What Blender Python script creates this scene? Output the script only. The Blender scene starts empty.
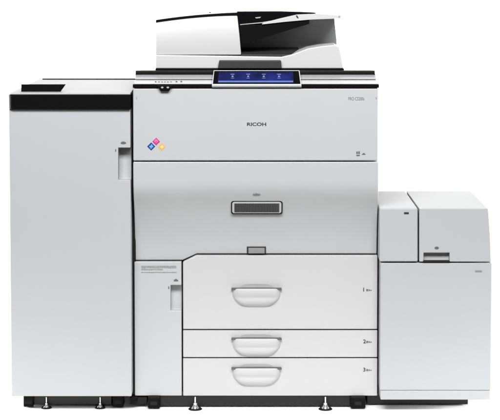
import bpy, bmesh, math, random
from mathutils import Vector, Matrix
random.seed(4)
SC = bpy.context.scene
COL = SC.collection
# ------------------------------------------------------------------ camera
F, D, H, TH = 1545.0, 5.0, 1.432, math.radians(3.3)
CX, CY = 252.0, 65.0            # principal point in 500x420 photo units
cam_d = bpy.data.cameras.new('camera'); cam = bpy.data.objects.new('camera', cam_d); COL.objects.link(cam)
cam.location = (0, -D, H); cam.rotation_euler = (math.pi/2 - TH, 0, 0)
cam_d.lens = F/500*36; cam_d.sensor_width = 36; cam_d.shift_x = (250-CX)/500; cam_d.shift_y = -(210-CY)/500
cam_d.clip_start = .1; cam_d.clip_end = 200
SC.camera = cam

def U(u, v, Y=0.0):
    """photo measurement -> (x, z) on the vertical plane y=Y"""
    dx = (u-CX)/F; dy = (CY-v)/F
    d = Vector((dx, math.cos(TH)+dy*math.sin(TH), -math.sin(TH)+dy*math.cos(TH)))
    t = (Y+D)/d.y
    return (d.x*t, H+d.z*t)
def X(u, v=240, Y=0.0): return U(u, v, Y)[0]
def Z(v, Y=0.0): return U(CX, v, Y)[1]

# ------------------------------------------------------------------ materials
def mat(name, col, rough=.5, metal=0, spec=.5, coat=0, var=0.0, bump=0.0, scale=300, emit=None, es=1.0):
    m = bpy.data.materials.new(name); m.use_nodes = True
    nt = m.node_tree; b = nt.nodes['Principled BSDF']
    b.inputs['Base Color'].default_value = (*col, 1)
    b.inputs['Roughness'].default_value = rough
    b.inputs['Metallic'].default_value = metal
    b.inputs['Specular IOR Level'].default_value = spec
    b.inputs['Coat Weight'].default_value = coat
    if emit: b.inputs['Emission Color'].default_value = (*emit, 1); b.inputs['Emission Strength'].default_value = es
    tc = nt.nodes.new('ShaderNodeTexCoord')
    if var > 0:
        n = nt.nodes.new('ShaderNodeTexNoise'); n.inputs['Scale'].default_value = 2.3; n.inputs['Detail'].default_value = 4
        nt.links.new(tc.outputs['Object'], n.inputs['Vector'])
        r = nt.nodes.new('ShaderNodeMapRange'); r.inputs['To Min'].default_value = 1-var; r.inputs['To Max'].default_value = 1+var
        nt.links.new(n.outputs['Fac'], r.inputs['Value'])
        mx = nt.nodes.new('ShaderNodeVectorMath'); mx.operation = 'SCALE'; mx.inputs[0].default_value = col
        nt.links.new(r.outputs['Result'], mx.inputs['Scale']); nt.links.new(mx.outputs['Vector'], b.inputs['Base Color'])
        r2 = nt.nodes.new('ShaderNodeMapRange'); r2.inputs['To Min'].default_value = rough-.05; r2.inputs['To Max'].default_value = rough+.05
        nt.links.new(n.outputs['Fac'], r2.inputs['Value']); nt.links.new(r2.outputs['Result'], b.inputs['Roughness'])
    if bump > 0:
        n = nt.nodes.new('ShaderNodeTexNoise'); n.inputs['Scale'].default_value = scale; n.inputs['Detail'].default_value = 2
        nt.links.new(tc.outputs['Object'], n.inputs['Vector'])
        bp = nt.nodes.new('ShaderNodeBump'); bp.inputs['Strength'].default_value = bump; bp.inputs['Distance'].default_value = .0006
        nt.links.new(n.outputs['Fac'], bp.inputs['Height']); nt.links.new(bp.outputs['Normal'], b.inputs['Normal'])
    return m
M_PANEL = mat('painted_panel', (.379,.391,.400), .4, spec=.35, var=.035, bump=.16, scale=700)
M_SIDE  = mat('side_unit_paint', (.364,.376,.386), .5, spec=.1, var=.035, bump=.16, scale=700)
M_DRAW  = mat('drawer_plastic', (.415,.42,.43), .42, spec=.3, var=.015, bump=.1, scale=900)
M_WHITE = mat('white_plastic', (.435,.435,.448), .4, var=.015, bump=.1, scale=900)
M_TOPP  = mat('top_plastic', (.36,.358,.37), .5, spec=.1, var=.02, bump=.1, scale=900)
M_BLACK = mat('black_plastic', (.0035,.0035,.004), .38, spec=.06, bump=.1, scale=1200)
M_GLOSS = mat('gloss_black', (.003,.003,.004), .2, spec=.15)
M_DARK  = mat('chassis_dark', (.012,.012,.013), .6, spec=.1)
M_BASE  = mat('base_metal', (.009,.009,.010), .4, spec=.25)
M_GREY  = mat('grey_plastic', (.26,.275,.28), .45, var=.03)
M_DGREY = mat('dark_grey_plastic', (.028,.029,.031), .4, spec=.3, bump=.15, scale=1200)
M_SILV  = mat('silver_strip', (.34,.34,.355), .35, metal=.2)
M_CHROME= mat('foot_metal', (.8,.8,.8), .22, metal=1)
M_POCK  = mat('pocket_grey', (.42,.43,.44), .45)
M_INK   = mat('print_black', (.02,.022,.028), .5)
M_INKG  = mat('print_grey', (.09,.095,.1), .5)
M_INKL  = mat('print_light_grey', (.19,.195,.2), .5)
M_MAG   = mat('print_magenta', (.45,.015,.16), .4)
M_BLU   = mat('print_blue', (.008,.04,.2), .4)
M_YEL   = mat('print_yellow', (.55,.33,.07), .4)
M_PINKL = mat('print_pink_light', (.6,.15,.32), .4)
M_BLUL  = mat('print_blue_light', (.13,.3,.6), .4)
M_YELL  = mat('print_yellow_light', (.62,.48,.24), .4)
M_FRAME = mat('panel_frame', (.47,.475,.485), .4)
M_ICON  = mat('screen_icon', (.1,.12,.2), .4, emit=(.14,.19,.5), es=.6)
# lit screen: blue, brighter along its lower status bar, with soft blotches
M_LATCH = mat('latch_grey', (.16,.165,.17), .45)
M_GAPSHADE = mat('gap_shade_grey', (.07,.072,.075), .5)  # dark tone for the shade painted above the drawer pulls
M_SLAT = mat('slat_grey', (.10,.105,.11), .45)
M_SCR = mat('lit_screen', (.005,.005,.02), .2, spec=.2, emit=(.02,.04,.3), es=1)
nt = M_SCR.node_tree; b = nt.nodes['Principled BSDF']
tc = nt.nodes.new('ShaderNodeTexCoord'); nz = nt.nodes.new('ShaderNodeTexNoise'); nz.inputs['Scale'].default_value = 14
nt.links.new(tc.outputs['Object'], nz.inputs['Vector'])
cr = nt.nodes.new('ShaderNodeValToRGB'); cr.color_ramp.elements[0].position = .35; cr.color_ramp.elements[0].color = (.003,.004,.035,1)
cr.color_ramp.elements[1].position = .68; cr.color_ramp.elements[1].color = (.014,.03,.22,1)
nt.links.new(nz.outputs['Fac'], cr.inputs['Fac']); nt.links.new(cr.outputs['Color'], b.inputs['Emission Color'])
M_BAR = mat('screen_bar', (.05,.08,.2), .15, emit=(.06,.1,.3), es=1)

# ------------------------------------------------------------------ mesh helpers
BAKE = []
def link(name, me, m, parent=None, smooth=True):
    o = bpy.data.objects.new(name, me); COL.objects.link(o)
    if m: me.materials.append(m)
    if parent is not None: o.parent = parent
    for p in me.polygons: p.use_smooth = smooth
    return o
def bev(o, w=.002, seg=3, ang=30):
    if w > 0:
        md = o.modifiers.new('b', 'BEVEL'); md.width = w; md.segments = seg; md.limit_method = 'ANGLE'; md.angle_limit = math.radians(ang)
        md.harden_normals = True
        BAKE.append(o)
    return o
def from_bm(name, bm, m, parent=None, w=0, seg=3):
    bmesh.ops.recalc_face_normals(bm, faces=bm.faces)
    me = bpy.data.meshes.new(name); bm.to_mesh(me); bm.free()
    return bev(link(name, me, m, parent, w > 0), w, seg)
def prism_bm(pts, y0, y1, bm=None):
    bm = bm or bmesh.new()
    a = [bm.verts.new((x, y0, z)) for x, z in pts]; c = [bm.verts.new((x, y1, z)) for x, z in pts]
    n = len(pts); bm.faces.new(a); bm.faces.new(c[::-1])
    for i in range(n): bm.faces.new((a[i], a[(i+1) % n], c[(i+1) % n], c[i]))
    return bm
def poly(name, pix, y0, y1, m, parent, w=.002, bm=None, seg=3):
    """outline measured on plane y0, extruded back to y1"""
    return from_bm(name, prism_bm([U(u, v, y0) for u, v in pix], y0, y1), m, parent, w, seg)
def rect(u0, v0, u1, v1, Y, vm=None):
    vm = vm if vm is not None else (v0+v1)/2
    return X(u0, vm, Y), X(u1, vm, Y), Z(v1, Y), Z(v0, Y)
def box(name, u0, v0, u1, v1, y0, y1, m, parent, w=.002, vm=None, seg=3):
    x0, x1, z0, z1 = rect(u0, v0, u1, v1, y0, vm)
    return from_bm(name, prism_bm([(x0,z0),(x1,z0),(x1,z1),(x0,z1)], y0, y1), m, parent, w, seg)
def wbox(name, x0, x1, y0, y1, z0, z1, m, parent, w=.002):
    return from_bm(name, prism_bm([(x0,z0),(x1,z0),(x1,z1),(x0,z1)], y0, y1), m, parent, w)
def profile(name, x0, x1, yz, m, parent, w=.002):
    """outline in the y-z plane extruded along x"""
    bm = bmesh.new()
    a = [bm.verts.new((x0, y, z)) for y, z in yz]; c = [bm.verts.new((x1, y, z)) for y, z in yz]
    n = len(yz); bm.faces.new(a); bm.faces.new(c[::-1])
    for i in range(n): bm.faces.new((a[i], a[(i+1) % n], c[(i+1) % n], c[i]))
    return from_bm(name, bm, m, parent, w)
def rrect_pts(x0, x1, z0, z1, r, n=6):
    out = []
    for cx, cz, a0 in ((x1-r, z0+r, -90), (x1-r, z1-r, 0), (x0+r, z1-r, 90), (x0+r, z0+r, 180)):
        for k in range(n+1):
            a = math.radians(a0+90*k/n); out.append((cx+r*math.cos(a), cz+r*math.sin(a)))
    return out
def cut(o, bm):
    bmesh.ops.recalc_face_normals(bm, faces=bm.faces)
    me = bpy.data.meshes.new('cutter'); bm.to_mesh(me); bm.free()
    c = bpy.data.objects.new('cutter', me); COL.objects.link(c)
    md = o.modifiers.new('c', 'BOOLEAN'); md.object = c; md.solver = 'EXACT'; md.operation = 'DIFFERENCE'
    i = len(o.modifiers)-1
    if i > 0: o.modifiers.move(i, 0)
    CUT.append(c)
    if o not in BAKE: BAKE.append(o)
CUT = []
def pocket_bm(x0, x1, z0, z1, ytop, ybot, yf):
    """wedge: deep at the top, shallow at the bottom"""
    bm = bmesh.new(); yz = [(yf-.02, z0), (ybot, z0), (ytop, z1-.0035), (ytop-.004, z1), (yf-.02, z1)]
    a = [bm.verts.new((x0, y, z)) for y, z in yz]; c = [bm.verts.new((x1, y, z)) for y, z in yz]
    n = len(yz); bm.faces.new(a); bm.faces.new(c[::-1])
    for i in range(n): bm.faces.new((a[i], a[(i+1) % n], c[(i+1) % n], c[i]))
    return bm
def cyl_bm(bm, cx, cy, z0, z1, r0, r1, n=24):
    a = [bm.verts.new((cx+r0*math.cos(2*math.pi*k/n), cy+r0*math.sin(2*math.pi*k/n), z0)) for k in range(n)]
    c = [bm.verts.new((cx+r1*math.cos(2*math.pi*k/n), cy+r1*math.sin(2*math.pi*k/n), z1)) for k in range(n)]
    bm.faces.new(a[::-1]); bm.faces.new(c)
    for i in range(n): bm.faces.new((a[i], a[(i+1) % n], c[(i+1) % n], c[i]))
    return bm
def text(name, s, u, v, Y, hpx, m, parent, wide=1.0, bold=0.0, width=None):
    """u,v = lower left corner of the lettering"""
    cu = bpy.data.curves.new(name, 'FONT'); cu.body = s; cu.size = 1; cu.extrude = .0; cu.offset = bold
    t = bpy.data.objects.new('t', cu); COL.objects.link(t)
    bpy.context.view_layer.update()
    me = bpy.data.meshes.new_from_object(t.evaluated_get(bpy.context.evaluated_depsgraph_get()))
    bpy.data.objects.remove(t)
    xs = [w.co.x for w in me.vertices]; ys = [w.co.y for w in me.vertices]
    x0, z0 = U(u, v, Y); hh = Z(v-hpx, Y)-z0
    sy = hh/(max(ys)-min(ys)); sx = sy*wide
    if width: sx = (X(u+width, v, Y)-x0)/(max(xs)-min(xs))
    mx, my = min(xs), min(ys)
    for w in me.vertices: w.co = Vector((x0+(w.co.x-mx)*sx, Y-.0004, z0+(w.co.y-my)*sy))
    me.materials.clear()
    return link(name, me, m, parent, False)
def flat(name, polys, Y, m, parent):
    """thin print: list of pixel polygons, 0.3 mm thick"""
    bm = bmesh.new()
    for i, p in enumerate(polys): prism_bm([U(u, v, Y) for u, v in p], Y-.0005-.00015*(i % 7), Y+.0004, bm)
    return from_bm(name, bm, m, parent)
def R4(u0, v0, u1, v1): return [(u0,v1),(u1,v1),(u1,v0),(u0,v0)]
def root(name, label, cat, loc):
    o = bpy.data.objects.new(name, None); COL.objects.link(o); o.location = loc
    o.empty_display_size = .1; o['label'] = label; o['category'] = cat
    return o
ROOTS = []

# ================================================================== MAIN PRINTER
main = root('printer', 'tall grey and white printer with blue touchscreen, document feeder on top and three paper drawers', 'printer', (0,0,0))
mxc = X(255.7)
# chassis behind all the panels
xl, xr = X(134.2), X(377.2)
wbox('chassis', xl, xr, .09, .62, Z(397), Z(90), M_DARK, main, .004)
# upper front cover
uf = box('upper_cover', 133.2, 88.4, 378.2, 160.8, 0, .04, M_PANEL, main, .004, vm=150, seg=4)
# lower front door with swept profile
zt, zb = Z(162.2), Z(253.6)
_th = []; _acc = 0.0            # tilt: vertical, quickly turning downwards, slowly back to vertical
for _k in range(0, 1001):
    _v = 160+_k*.102
    if _v < 181: _t = 0
    elif _v < 199: _q = (_v-181)/18; _t = 29*_q*_q*(3-2*_q)
    else: _t = 29-27*min(1, (_v-199)/55)
    _acc += math.tan(math.radians(_t))*.102*.00324; _th.append(_acc)
def yprof(v): return _th[max(0, min(1000, int(round((v-160)/.102))))]
xd0, xd1 = X(133.3, 205), X(378.6, 205)
N = 60
bm = bmesh.new()
vv = [162.0+(260.2-162.0)*k/N for k in range(N+1)]
# outline below: left foot reaches v=260.3, a diagonal then the long edge at 253.8
xsplit = [xd0, X(181.8, 260), X(196, 254), xd1]
def vbot(i): return [260.2, 260.2, 253.8, 253.8][i]
cols = [xd0] + [xsplit[1]] + [xsplit[2]] + [xd1]
front = []; back = []
for i, x in enumerate(cols):
    fr = []; bk = []
    for k in range(N+1):
        v = 162.0+(vbot(i)-162.0)*k/N; y = yprof(v)
        z = Z(v, y); fr.append(bm.verts.new((x, y, z))); bk.append(bm.verts.new((x, .075, z)))
    front.append(fr); back.append(bk)
for i in range(3):
    for k in range(N):
        bm.faces.new((front[i][k], front[i+1][k], front[i+1][k+1], front[i][k+1]))
        bm.faces.new((back[i][k], back[i][k+1], back[i+1][k+1], back[i+1][k]))
    bm.faces.new((front[i][0], back[i][0], back[i+1][0], front[i+1][0]))
    bm.faces.new((front[i][N], front[i+1][N], back[i+1][N], back[i][N]))
for i in (0, 3):
    for k in range(N): bm.faces.new((front[i][k], front[i][k+1], back[i][k+1], back[i][k]))
ld = from_bm('lower_door', bm, M_PANEL, main, .0035, 3)
YD = yprof(207)
# vent grille in the lower door
x0, x1, z0, z1 = rect(231, 199.6, 282.6, 214.9, YD)
vent = from_bm('vent_grille', prism_bm(rrect_pts(x0, x1, z0, z1, .009), YD-.0050, YD+.02), M_DARK, main, .001)
x0, x1, z0, z1 = rect(232.2, 200.8, 281.4, 213.7, YD-.006)
a = from_bm('surround', prism_bm(rrect_pts(x0, x1, z0, z1, .0075), YD-.0065, YD+.01), M_PANEL, vent, .001)
x0, x1, z0, z1 = rect(234.4, 202.6, 279.2, 212.3, YD-.007)
from_bm('opening', prism_bm([(x0,z0),(x1,z0),(x1,z1),(x0,z1)], YD-.0075, YD+.006), M_DARK, vent)
bm = bmesh.new()
for k in range(38):
    xa = x0+(x1-x0)*(k+.28)/38; xb = x0+(x1-x0)*(k+.66)/38
    prism_bm([(xa,z0+.001),(xb,z0+.001),(xb,z1-.001),(xa,z1-.001)], YD-.0095, YD-.0068, bm)
from_bm('slats', bm, M_SLAT, vent)
# the grille follows the tilt of the door skin
_zc = Z(207, YD); _c, _s = math.cos(math.radians(24.5)), math.sin(math.radians(14.5))
for o in [vent]+list(vent.children):
    for w in o.data.vertices:
        y, z = w.co.y-YD, w.co.z-_zc; w.co.y = YD+y*_c-z*_s; w.co.z = _zc+z*_c+y*_s
# latch at the door's lower edge
YL = yprof(250)
x0, x1, z0, z1 = rect(246.8, 246.6, 266, 253.6, YL-.004)
lt = from_bm('door_latch', prism_bm([(x0,z0),(x1,z0),(x1,z1),(x0,z1)], YL-.003, YL+.03), M_DGREY, main, .001)
x0, x1, z0, z1 = rect(248.4, 248.0, 264.6, 253.4, YL-.005)
profile('latch_plate', x0, x1, [(YL-.0035,z1),(YL-.0075,z0+.003),(YL-.0075,z0),(YL+.01,z0),(YL+.01,z1)], M_LATCH, lt, .0008)
flat('latch_mark', [R4(252.8,194.1,260.2,194.8), R4(255.8,193.5,257.0,195.2)], yprof(193.4)-.0006, M_INKG, main)
# fine print block, too small to read: three rows of short dashes
DASH = []
for v0, v1, u1 in ((265.9,266.6,176.4), (267.3,268.0,176.4), (269.2,269.9,163), (272.1,272.7,176.6)):
    u = 141.2
    while u < u1:
        w = random.uniform(.7, 2.6); DASH.append(R4(u, v0, min(u+w, u1), v1)); u += w+random.choice((.25,.3,.5))
# small door at the lower left
YP = .054
sd = box('side_door', 134.6, 261.9, 181.6, 395.8, YP, YP+.052, M_PANEL, main, .003, vm=330)
x0, x1, z0, z1 = rect(170.6, 285.2, 186, 310.6, YP)
cut(sd, pocket_bm(x0, x1, z0, z1, YP+.030, YP+.021, YP))
flat('door_label', DASH, YP, M_INKL, main)
flat('open_symbol', [R4(173.8,279.8,178.2,281.4), R4(174.8,279.0,177.0,280.0)], YP, M_INKG, main)
flat('lock_hole', [R4(168.2,286.4,169.3,289.0)], YP, M_INKG, main)
# paper drawers
def drawer(pix, handle_top, scoop_top, num, vm, lab):
    pts = []
    for u, v in pix: pts.append((X(u, vm, YP), Z(v, YP)))
    d = from_bm('paper_drawer', prism_bm(pts, YP, YP+.052), M_DRAW, main, .003)
    cx, cz = U(256.5, handle_top-1.5, YP)
    # soft scoop above the pull
    bm = bmesh.new(); bmesh.ops.create_uvsphere(bm, u_segments=64, v_segments=32, radius=1)
    hw = X(279.5, vm, YP)-X(256.5, vm, YP)
    for w in bm.verts:
        sx = max(-1, min(1, w.co.x)); w.co = Vector((cx+hw*math.copysign(abs(sx)**.45, sx), YP-.012+w.co.y*.0150, Z(handle_top+2, YP)+w.co.z*.038))
    cut(d, bm)
    # the pull: a shallow D shape, lip at the top, rounded below
    ht = handle_top
    rows = [(0, 25.0, -.006), (0, 25.0, -.020), (.8, 25.1, -.0225), (3.5, 25.1, -.0235), (6.5, 25.1, -.0215), (8.2, 24.8, -.0175), (9.6, 24.3, -.0165), (11, 23.4, -.0185), (13, 21.8, -.0185), (15, 19.6, -.0155), (17, 16.8, -.010), (18.6, 12.5, -.003), (19.2, 9, .004)]
    bm = bmesh.new(); G = []
    M = 28
    for dv, hwid, yy in rows:
        r = []
        for k in range(M+1):
            s = -1+2*k/M; e = 1-abs(s)**8
            du = s*hwid
            y = YP+.004+(yy*.8-.004)*e
            r.append(bm.verts.new((X(256.5+du, vm, YP-.015), y, Z(ht+dv, YP-.015))))
        G.append(r)
    for i in range(len(rows)-1):
        for k in range(M): bm.faces.new((G[i][k], G[i][k+1], G[i+1][k+1], G[i+1][k]))
    h = from_bm('drawer_handle', bm, M_DRAW, d)
    for p in h.data.polygons: p.use_smooth = True
    sm = h.modifiers.new('s', 'SUBSURF'); sm.levels = 1; sm.render_levels = 1; BAKE.append(h)
    # dark strip standing in for the gap's shadow just above the lip
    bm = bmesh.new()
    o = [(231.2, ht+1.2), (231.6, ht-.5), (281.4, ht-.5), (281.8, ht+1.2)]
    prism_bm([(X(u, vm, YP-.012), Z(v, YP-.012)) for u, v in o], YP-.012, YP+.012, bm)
    from_bm('handle_gap_shade', bm, M_GAPSHADE, d, .001)
    text('drawer_number', num, 363.2, lab+2.0, YP, 4.0, M_INK, d, 1.0, .03)
    flat('paper_mark', [R4(366.3,lab-.6,368.0,lab+1.6), R4(368.5,lab-.3,369.7,lab+1.4), R4(370.2,lab+.2,371.5,lab+1.2)], YP, M_INKG, d)
    return d
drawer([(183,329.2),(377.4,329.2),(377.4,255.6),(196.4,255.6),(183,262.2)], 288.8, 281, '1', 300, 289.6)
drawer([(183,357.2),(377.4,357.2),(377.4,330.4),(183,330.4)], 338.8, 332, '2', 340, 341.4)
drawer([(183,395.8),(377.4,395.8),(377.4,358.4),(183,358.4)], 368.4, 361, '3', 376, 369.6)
# lettering on the upper cover
text('brand_lettering', 'RICOH', 247.0, 126.0, 0, 3.5, M_INK, main, 1, .028, width=19.2)
text('model_lettering', 'PRO C5200s', 348.3, 100.4, 0, 3.3, M_INKG, main, 1, .0, width=16)
def dia(u, v, r): return [(u-r,v),(u,v+r),(u+r,v),(u,v-r)]
cm = flat('colour_emblem', [dia(156.2,141.6,3.9)], 0, M_MAG, main)
flat('blue_tile', [dia(151.2,146.5,4.1)], 0, M_BLU, cm)
flat('yellow_tile', [dia(161.7,147.0,3.9)], 0, M_YEL, cm)
flat('pink_mark', [dia(156.2,141.2,2.3)], -.0003, M_PINKL, cm)
flat('pink_centre', [dia(156.2,142.0,.8)], -.0006, M_MAG, cm)
flat('blue_mark', [R4(149.3,145.8,153.2,147.2), [(151,144.4),(150.2,148.6),(151.6,148.6),(152.4,144.4)]], -.0003, M_BLUL, cm)
flat('yellow_mark', [dia(161.9,146.8,2.0)], -.0003, M_YELL, cm)
flat('symbol_mark', [R4(356.3,151.6,357.8,153.9), R4(358.3,151.4,359.8,153.9), R4(356.3,154.8,359.8,156.0)], 0, M_INKG, main)
flat('symbol_key', [[(361.6,154.8),(365.8,154.8),(364.6,153.4),(363.6,152.8),(362.8,153.6)]], 0, M_INKG, main)
for u in (136.6, 376.3):
    flat('cover_dot', [R4(u-.4,97.3,u+.4,99.3)], 0, M_INKL, main)
# sloping top rim: silver strips between two black edges
S0, S1 = .0, .085
zz = lambda v, y: (y, Z(v, y))
xa, xb = X(133.4, 85, 0), X(378.4, 85, 0)
profile('lower_edge_trim', xa-.002, xb+.002, [zz(88.0,-.003), zz(84.4,-.003), zz(83.8,.012), (.30, Z(83.8,.012)-.004), (.30, Z(88,-.003)), ], M_BLACK, main, .0015)
profile('front_strip', xa+.002, xb-.002, [zz(84.0,.008), zz(80.3,.032), (.2, Z(80.3,.032)), (.2, Z(84.0,.008))], M_FRAME, main, .0012)
profile('silver_strip', xa+.003, xb-.004, [zz(79.6,.040), zz(79.0,.037), zz(73.9,.072), (.3, Z(73.9,.072)), (.3, Z(79.6,.040))], M_SILV, main, .0012)
rimz = Z(70.5,.08)
profile('upper_edge_trim', xa+.002, xb-.006, [zz(73.8,.066), zz(71.2,.068), zz(70.6,.074), (.10, rimz-.0005), (.14, rimz-.03), (.62, rimz-.045), (.62, rimz-.08), (.066, rimz-.06)], M_BLACK, main, .001)
wbox('top_deck', xl, xr, .12, .60, Z(90), rimz-.05, M_WHITE, main, .003)
flat('strip_legend', [R4(155,81.2,156.4,82.8), R4(175.6,81.0,177.4,82.2), R4(180.4,80.9,182.2,82.1)]+[R4(158+3*k,81.6,160+3*k,82.1) for k in range(5)], .018, M_INKG, main)
# black sensor pod under the rim
pod = poly('sensor_pod', [(157,85.5),(160.6,91.4),(168.8,91.4),(172.8,85.5)], -.012, .01, M_BLACK, main, .002)
for u in (162.2, 167.8):
    x, z = U(u, 87.6, -.013); bm = bmesh.new()
    bmesh.ops.create_uvsphere(bm, u_segments=16, v_segments=8, radius=1)
    for w in bm.verts: w.co = Vector((x+w.co.x*.0045, -.0125+w.co.y*.003, z+w.co.z*.0032))
    s = from_bm('sensor_lens', bm, M_GREY, pod); [setattr(p, 'use_smooth', True) for p in s.data.polygons]
# operation panel, tilted back
P0, P1 = -.014, .050
def PP(u, v, off=0):   # point on the tilted plane; v from 85.4 (front edge) to 70.3 (rear edge)
    t = (85.4-v)/(85.4-70.3); y = P0+(P1-P0)*t - off
    x, z = U(u, v, y); return Vector((x, y, z))
def tilted(name, pix, off, thick, m, parent, w=.001):
    bm = bmesh.new(); nrm = Vector((0, .8, -.6))
    a = [bm.verts.new(PP(u, v, off)) for u, v in pix]; c = [bm.verts.new(PP(u, v, off)+nrm*thick) for u, v in pix]
    n = len(pix); bm.faces.new(a); bm.faces.new(c[::-1])
    for i in range(n): bm.faces.new((a[i], a[(i+1) % n], c[(i+1) % n], c[i]))
    return from_bm(name, bm, m, parent, w)
opp = tilted('control_panel', [(211.8,85.6),(301.6,85.6),(299.6,70.2),(213.6,70.2)], 0, .012, M_FRAME, main, .0015)
tilted('bezel', [(212.9,83.9),(300.5,83.9),(298.8,70.9),(214.3,70.9)], .0012, .004, M_GLOSS, opp, .0005)
scr = tilted('touchscreen', [(217.6,82.6),(293.6,82.6),(293.0,72.0),(219.0,72.0)], .0020, .002, M_SCR, opp, 0)
tilted('status_bar', [(218.2,82.3),(293.2,82.3),(293.2,80.7),(218.4,80.7)], .0024, .001, M_BAR, scr, 0)
for u in (232.6, 248.2, 263.8, 279.0):
    for i, (a0, v0, a1, v1) in enumerate(((-1.9,74.5,1.9,73.9), (-.9,77.0,.9,75.6), (-1.6,78.3,1.6,77.9))):
        tilted('screen_icon', [(u+a0,v0),(u+a1,v0),(u+a1,v1),(u+a0,v1)], .0024, .001, M_ICON, scr, 0)
# ------------------------------------------------------------------ document feeder + scanner on top
YA = .10
adf = bpy.data.objects.new('scanner_base', None)
base_poly = [(155.8,68.6),(343.2,68.6),(341.6,57.5),(339.4,46.6),(335.4,44.6),(322,46.4),(308,48.4),(292,54.6),(281.4,58.6),(276,54.8),(155.8,54.8)]
sb = poly('scanner_base', [(155.8,68.6),(343.2,68.6),(341.8,58.5),(339.4,47.2),(335.4,44.8),(322,46.0),(308,48.4),(292,54.4),(281.4,56.8),(155.8,54.9)], YA, .50, M_WHITE, main, .004, seg=4)
box('base_seal', 155.4, 68.5, 344, 70.4, YA-.004, .52, M_BLACK, sb, .001)
poly('pad_tray', [(217.8,68.7),(281.8,68.7),(281.0,60.3),(219.2,60.3)], YA-.016, YA+.03, M_DGREY, sb, .003)
# feeder block on the left, front face with a soft fold
def curve(u):  # underside of the black edge line
    t = (u-155.8)/(237.4-155.8); return 22.8-7.0*(1-(1-t)**1.8)
us = [155.8+(237.4-155.8)*k/12 for k in range(13)]
bm = bmesh.new(); rows = []
YB = YA+.004
for r, yy in enumerate((.018, 0, .010)):
    row = []
    for k, u in enumerate(us):
        s = k/12
        if r == 0: v = curve(u); uu = u
        elif r == 1: v = 40-4.5*s; uu = u+2.2*s
        else: v = 54.9; uu = u+3.8*s
        y = YB+yy; x, z = U(uu, v, y); row.append(bm.verts.new((x, y, z)))
    rows.append(row)
bk = []
for row in (rows[0], rows[2]): bk.append([bm.verts.new((w.co.x, .50, w.co.z)) for w in row])
for r in range(2):
    for k in range(12): bm.faces.new((rows[r][k], rows[r][k+1], rows[r+1][k+1], rows[r+1][k]))
for k in range(12):
    bm.faces.new((rows[0][k], bk[0][k], bk[0][k+1], rows[0][k+1])); bm.faces.new((rows[2][k], rows[2][k+1], bk[1][k+1], bk[1][k]))
    bm.faces.new((bk[0][k], bk[1][k], bk[1][k+1], bk[0][k+1]))
for k in (0, 12): bm.faces.new((rows[0][k], rows[1][k], rows[2][k], bk[1][k], bk[0][k]))
fd = from_bm('document_feeder', bm, M_WHITE, main, .003, 3)
YE = YB+.028
ed = poly('edge_trim', [(u, curve(u)+.1) for u in us]+[(u, curve(u)-2.7) for u in us[::-1]], YE, .46, M_BLACK, fd, .001)
poly('feeder_lid', [(156.6,19.9)]+[(u, curve(u)-2.8) for u in us[1:]]+[(237.2,12.6),(222,13.3),(200,15.0),(178,17.4)], YE+.006, .44, M_WHITE, fd, .002)
flat('lid_catch', [R4(209.2,11.9,210.8,13.0)], YE+.03, M_DGREY, fd)
# black feeder cover continuing right and the input tray with its black underside
poly('feeder_cover', [(236.8,26.2),(240,25.4),(264,22.6),(280,18.4),(297,14.4),(317,12.6),(300,11.8),(280,11.2),(237,11.4)], YE, .36, M_GLOSS, fd, .002)
poly('cover_highlight', [(240,25.2),(263,23.2),(278,20.2),(278,19.5),(262,22.2),(240,24.3)], YE-.004, YE+.01, M_GREY, fd, .0008)  # light grey sliver painting the highlight line on the gloss cover
poly('cover_glint', [(255,17.4),(261,16.8),(260,18.2),(256,18.6)], YE-.003, YE+.01, M_GREY, fd, .0005)  # small grey patch painting a glint on the gloss cover
tr = poly('input_tray', [(262,23.9),(264,22.7),(280,18.5),(297,14.6),(318,13.8),(340.4,15.6),(340.8,18.0),(334,18.8),(309.4,19.8),(285,22.0),(262,24.6)], YE-.012, .40, M_WHITE, fd, .0015)
poly('tray_end', [(338.2,18.6),(341.0,18.0),(340.6,15.2),(338.6,15.6)], YE-.014, .39, M_GREY, tr, .001)
poly('tray_hinge', [(297,17.8),(298.6,18.0),(297.4,15.6),(295.8,15.2)], YE-.015, YE+.01, M_DGREY, tr, .0005)
poly('tray_underside', [(240.8,44.6),(309.4,23.9),(309.4,19.9),(285,22.1),(262,24.8),(237.6,25.6)], YE-.006, .36, M_BLACK, fd, .001)
# output area: rear wall, floor, dark inner cheek
YR = .30
poly('rear_wall', [(236,60),(336.8,60),(336.6,40),(334.2,16.5),(237,16.5)], YR, YR+.05, M_GREY, fd, .002)
x0, z0 = U(241.4, 55.2, YB+.01); x1, _ = U(300, 55.2, YB)
profile('output_tray', x0, x1, [(YB+.004, z0+.0025), (YR, z0+.018), (YR, z0-.005), (YB+.004, z0-.004)], M_DGREY, fd, .001)

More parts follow.
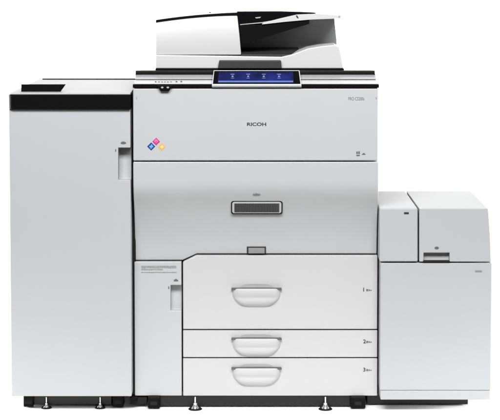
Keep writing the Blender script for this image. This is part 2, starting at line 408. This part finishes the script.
# stand under the printer
BZ = Z(396.2)-.001
wbox('base_frame', X(147.6,404,.05), X(365,404,.05), .062, .60, .004, BZ, M_BASE, main, .003)
def caster(u0, u1, Y, parent, vt=397.3):
    x0, x1 = X(u0, 403, Y), X(u1, 403, Y)
    c = wbox('caster', x0, x1, Y, Y+.05, .004, Z(vt, Y), M_BLACK, parent, .004)
    bm = bmesh.new(); cyl_bm(bm, 0, 0, -.012, .012, .02, .02)
    bm.transform(Matrix.Translation(((x0+x1)/2, Y+.019, .0205)) @ Matrix.Rotation(math.pi/2, 4, 'Y'))
    from_bm('wheel', bm, M_DARK, c, .002); return c
def foot(u, Y, parent, s=1.0, m=M_CHROME):
    x = X(u, 404, Y); bm = bmesh.new()
    cyl_bm(bm, x, Y, .028*s, Z(396.9, Y), .0035*s, .0035*s); cyl_bm(bm, x, Y, .020*s, .028*s, .009*s, .009*s, 6)
    cyl_bm(bm, x, Y, .010*s, .020*s, .017*s, .008*s); cyl_bm(bm, x, Y, .004, .010*s, .018*s, .017*s)
    f = from_bm('levelling_foot', bm, m, parent, .0008)
    bm = bmesh.new(); cyl_bm(bm, x, Y, .0005, .0045, .029*s, .024*s); from_bm('rubber_pad', bm, M_DARK, f)
    return f
caster(147.6, 160, .036, main); caster(350.5, 365.6, .036, main)
foot(195.2, .042, main, .8); foot(325.4, .042, main, .8)

# ================================================================== LEFT CABINET
left = root('paper_cabinet', 'light grey one-door cabinet with thick black top edge, left of the tall printer', 'cabinet', (X(70),0,0))
lx0, lx1 = X(10.2), X(131.0)
LT = Z(94.6, 0)
wbox('cabinet_body', lx0+.004, lx1-.004, .062, .70, Z(396.4), LT-.004, M_SIDE, left, .003)
dr = box('front_door', 10.0, 109.2, 130.9, 396.3, 0, .060, M_SIDE, left, .004, vm=250, seg=4)
x0, x1, z0, z1 = rect(118.2, 147.8, 136, 180.0, 0)
cut(dr, pocket_bm(x0, x1, z0, z1, .045, .032, 0))
flat('open_symbol', [R4(120.8,142.2,126,143.8), R4(121.8,141.6,124.8,144.2)], 0, M_INKG, left)
flat('lock_hole', [R4(115.2,149.2,116.2,151.8)], 0, M_INKG, left)
xa, xb = X(8.0, 100, -.012), X(130.4, 100, -.012)
bm = bmesh.new(); pts = [(xb, -.012), (xb, .10), (xa, .10)]
r = .018
for k in range(9):
    a = math.pi+math.pi/2*k/8; pts.append((xa+r+r*math.cos(a), -.012+r+r*math.sin(a)))
za, zb_ = Z(109.3, -.012), Z(95.0, -.012)
a = [bm.verts.new((x, y, za)) for x, y in pts]; c = [bm.verts.new((x, y, zb_)) for x, y in pts]
bm.faces.new(a); bm.faces.new(c[::-1])
for i in range(len(pts)): bm.faces.new((a[i], a[(i+1) % len(pts)], c[(i+1) % len(pts)], c[i]))
from_bm('top_band', bm, M_BLACK, left, .0012)
wbox('top_panel', xa+.004, xb-.001, -.006, .66, zb_, zb_+.006, M_TOPP, left, .003)
zt_ = zb_+.006
# upright black flange on the top and the low rear rail
yf = .05
poly('top_flange', [(21.2,92.2),(60,92.2),(65.6,84.4),(21.2,84.4)], yf, yf+.012, M_BLACK, left, .001)
yr = .64
ra = X(42.2, 80, yr); rb_ = X(134, 80, yr)
wbox('rear_rail', ra, lx1+.02, yr, yr+.02, zt_, Z(78.6, yr), M_BLACK, left, .001)
# base
bx0, bx1 = X(23.5, 402, .09), X(123.6, 402, .09)
wbox('base_frame', X(32.5,402,.11), X(113,402,.11), .070, .62, .006, BZ, M_BASE, left, .003)
caster(23.4, 33.4, .052, left, 395.5); caster(112.4, 123.6, .052, left, 395.5)
foot(46.4, .056, left, .62); foot(100.2, .056, left, .62)
# docking plate filling the joint between cabinet and printer
poly('docking_plate', [(129.6,404.0),(147.0,404.0),(147.0,397.2),(129.6,397.2)], .06, .10, M_DARK, left, .002)
wbox('docking_bracket', lx1+.0005, X(133.3)+.003, .062, .55, Z(398), Z(92), M_DARK, left, 0)
x0, x1, z0, z1 = rect(129.4, 397.4, 137, 402, .04)
wbox('docking_latch', x0, x1, .04, .06, z0, z1, M_BLACK, left, .002)

# ================================================================== RIGHT UNIT
right = root('side_feeder', 'low light grey unit with split lid, right of the tall printer', 'paper feeder', (X(435),0,0))
rx0, rx1 = X(380.6, 330), X(491.6, 330)
RT = Z(208.4, 0)
wbox('unit_body', rx0+.01, rx1-.03, .03, .40, Z(399.6)+.002, RT-.03, M_DARK, right, .003)
low = box('lower_panel', 380.3, 263.2, 491.5, 390.4, 0, .44, M_SIDE, right, .003, vm=330)
box('plinth', 380.8, 390.7, 491.3, 399.8, -.002, .44, M_SIDE, right, .003, vm=330)
flat('small_emblem', [R4(475,270.4,482,272.2)], 0, M_INKL, right)
# two lids: cross-section with a rounded top edge, depth to .43
def lid(name, pix, depth, slope=0):
    return poly(name, pix, 0, depth, M_SIDE, right, .005, seg=4)
lid('narrow_lid', [(379.6,261.8),(417.9,261.8),(417.9,208.4),(379.6,208.4)], .415)
wl = lid('wide_lid', [(419.3,261.8),(491.2,261.8),(490.4,236),(488.4,208.6),(419.3,208.6)], .42)
x0, x1, z0, z1 = rect(423.6, 252.8, 449.6, 263.5, 0)
cut(wl, pocket_bm(x0, x1, z0, z1, .02, .016, 0))
box('handle_slot', 422.8, 261.0, 449.8, 262.6, -.0005, .02, M_DARK, right, 0)
flat('open_symbol', [R4(434.6,247.2,438.8,248.8), R4(435.4,246.6,438.0,249.4)], 0, M_INKG, right)
x0, z0 = U(406.2, 213.2, 0)
flat('badge', [R4(404.0,212.2,408.8,214.2)], 0, M_INK, right)
wbox('base_frame', X(366,403,.12), X(466.6,403,.12), .086, .42, .003, Z(399.8)-.001, M_BASE, right, .003)

# ------------------------------------------------------------------ bake modifiers, recentre
for rt in (main, left, right):      # keep world positions of the parts while the empties stand at their base
    for ch in rt.children:
        ch.matrix_parent_inverse = Matrix.Translation(-Vector(rt.location))

bpy.context.view_layer.update()
dg = bpy.context.evaluated_depsgraph_get(); dg.update()
seen = set()
for o in BAKE:
    if o.name in seen: continue
    seen.add(o.name)
    me = bpy.data.meshes.new_from_object(o.evaluated_get(dg)); me.name = o.name
    o['_new'] = 1; o.modifiers.clear() if False else None
    NEW = globals().setdefault('NEWM', []); NEW.append((o, me))
for o, me in NEWM:
    o.modifiers.clear(); o.data = me
    del o['_new']
for c in CUT: bpy.data.objects.remove(c)
bpy.context.view_layer.update()

# ------------------------------------------------------------------ surface: seamless white sweep
bm = bmesh.new(); prof = [(-.5,0),(3.0,0)]
for k in range(1, 13):
    a = math.pi/2*k/12; prof.append((3.0+1.2*math.sin(a), 1.2-1.2*math.cos(a)))
prof.append((4.2, 4.0))
A = [bm.verts.new((-5, y, z)) for y, z in prof]; B = [bm.verts.new((5, y, z)) for y, z in prof]
for i in range(len(prof)-1): bm.faces.new((A[i], B[i], B[i+1], A[i+1]))
M_SWEEP = mat('white_sweep', (.93,.93,.93), .8, spec=.1)
fl = from_bm('backdrop', bm, M_SWEEP); fl['kind'] = 'structure'
for p in fl.data.polygons: p.use_smooth = True

# ------------------------------------------------------------------ light
W = bpy.data.worlds.new('World'); SC.world = W; W.use_nodes = True
W.node_tree.nodes['Background'].inputs['Color'].default_value = (1,1,1,1)
W.node_tree.nodes['Background'].inputs['Strength'].default_value = .09
def area(name, loc, aim, sx, sy, e, col=(1,1,1), spread=180):
    l = bpy.data.lights.new(name, 'AREA'); l.shape = 'RECTANGLE'; l.size = sx; l.size_y = sy; l.energy = e; l.color = col; l.spread = math.radians(spread)
    o = bpy.data.objects.new(name, l); COL.objects.link(o); o.location = loc
    o.rotation_euler = (Vector(aim)-Vector(loc)).to_track_quat('-Z', 'Y').to_euler(); return o
area('key_softbox', (0, -2.6, 3.15), (0, .1, .5), 3.4, 1.0, 276)
area('low_front_fill', (0, -2.6, .30), (0, 0, .05), 3.2, .3, 1.5, spread=26)  # added fill near the floor, lifts the lower panels
area('rear_floor_fill', (0, 3.0, 3.4), (0, 3.0, 0), 6, 2.2, 190, spread=110)  # added fill, keeps the floor behind the machines white
area('backdrop_light', (0, 2.0, 3.3), (0, 4.0, 1.0), 6, 1.0, 130, spread=120)
area('left_floor_fill', (-3.2, .6, .45), (-1.2, .3, 0), 1.5, .7, 60, spread=80)  # added fill, brightens the floor under the left cabinet's overhang
area('right_floor_fill', (3.2, .6, .45), (1.2, .3, 0), 1.5, .7, 60, spread=80)  # added fill, same for the floor under the right unit

SC.view_settings.view_transform = 'Standard'; SC.view_settings.look = 'None'
SC.view_settings.exposure = 0; SC.view_settings.gamma = 1
SC.render.engine = 'CYCLES'
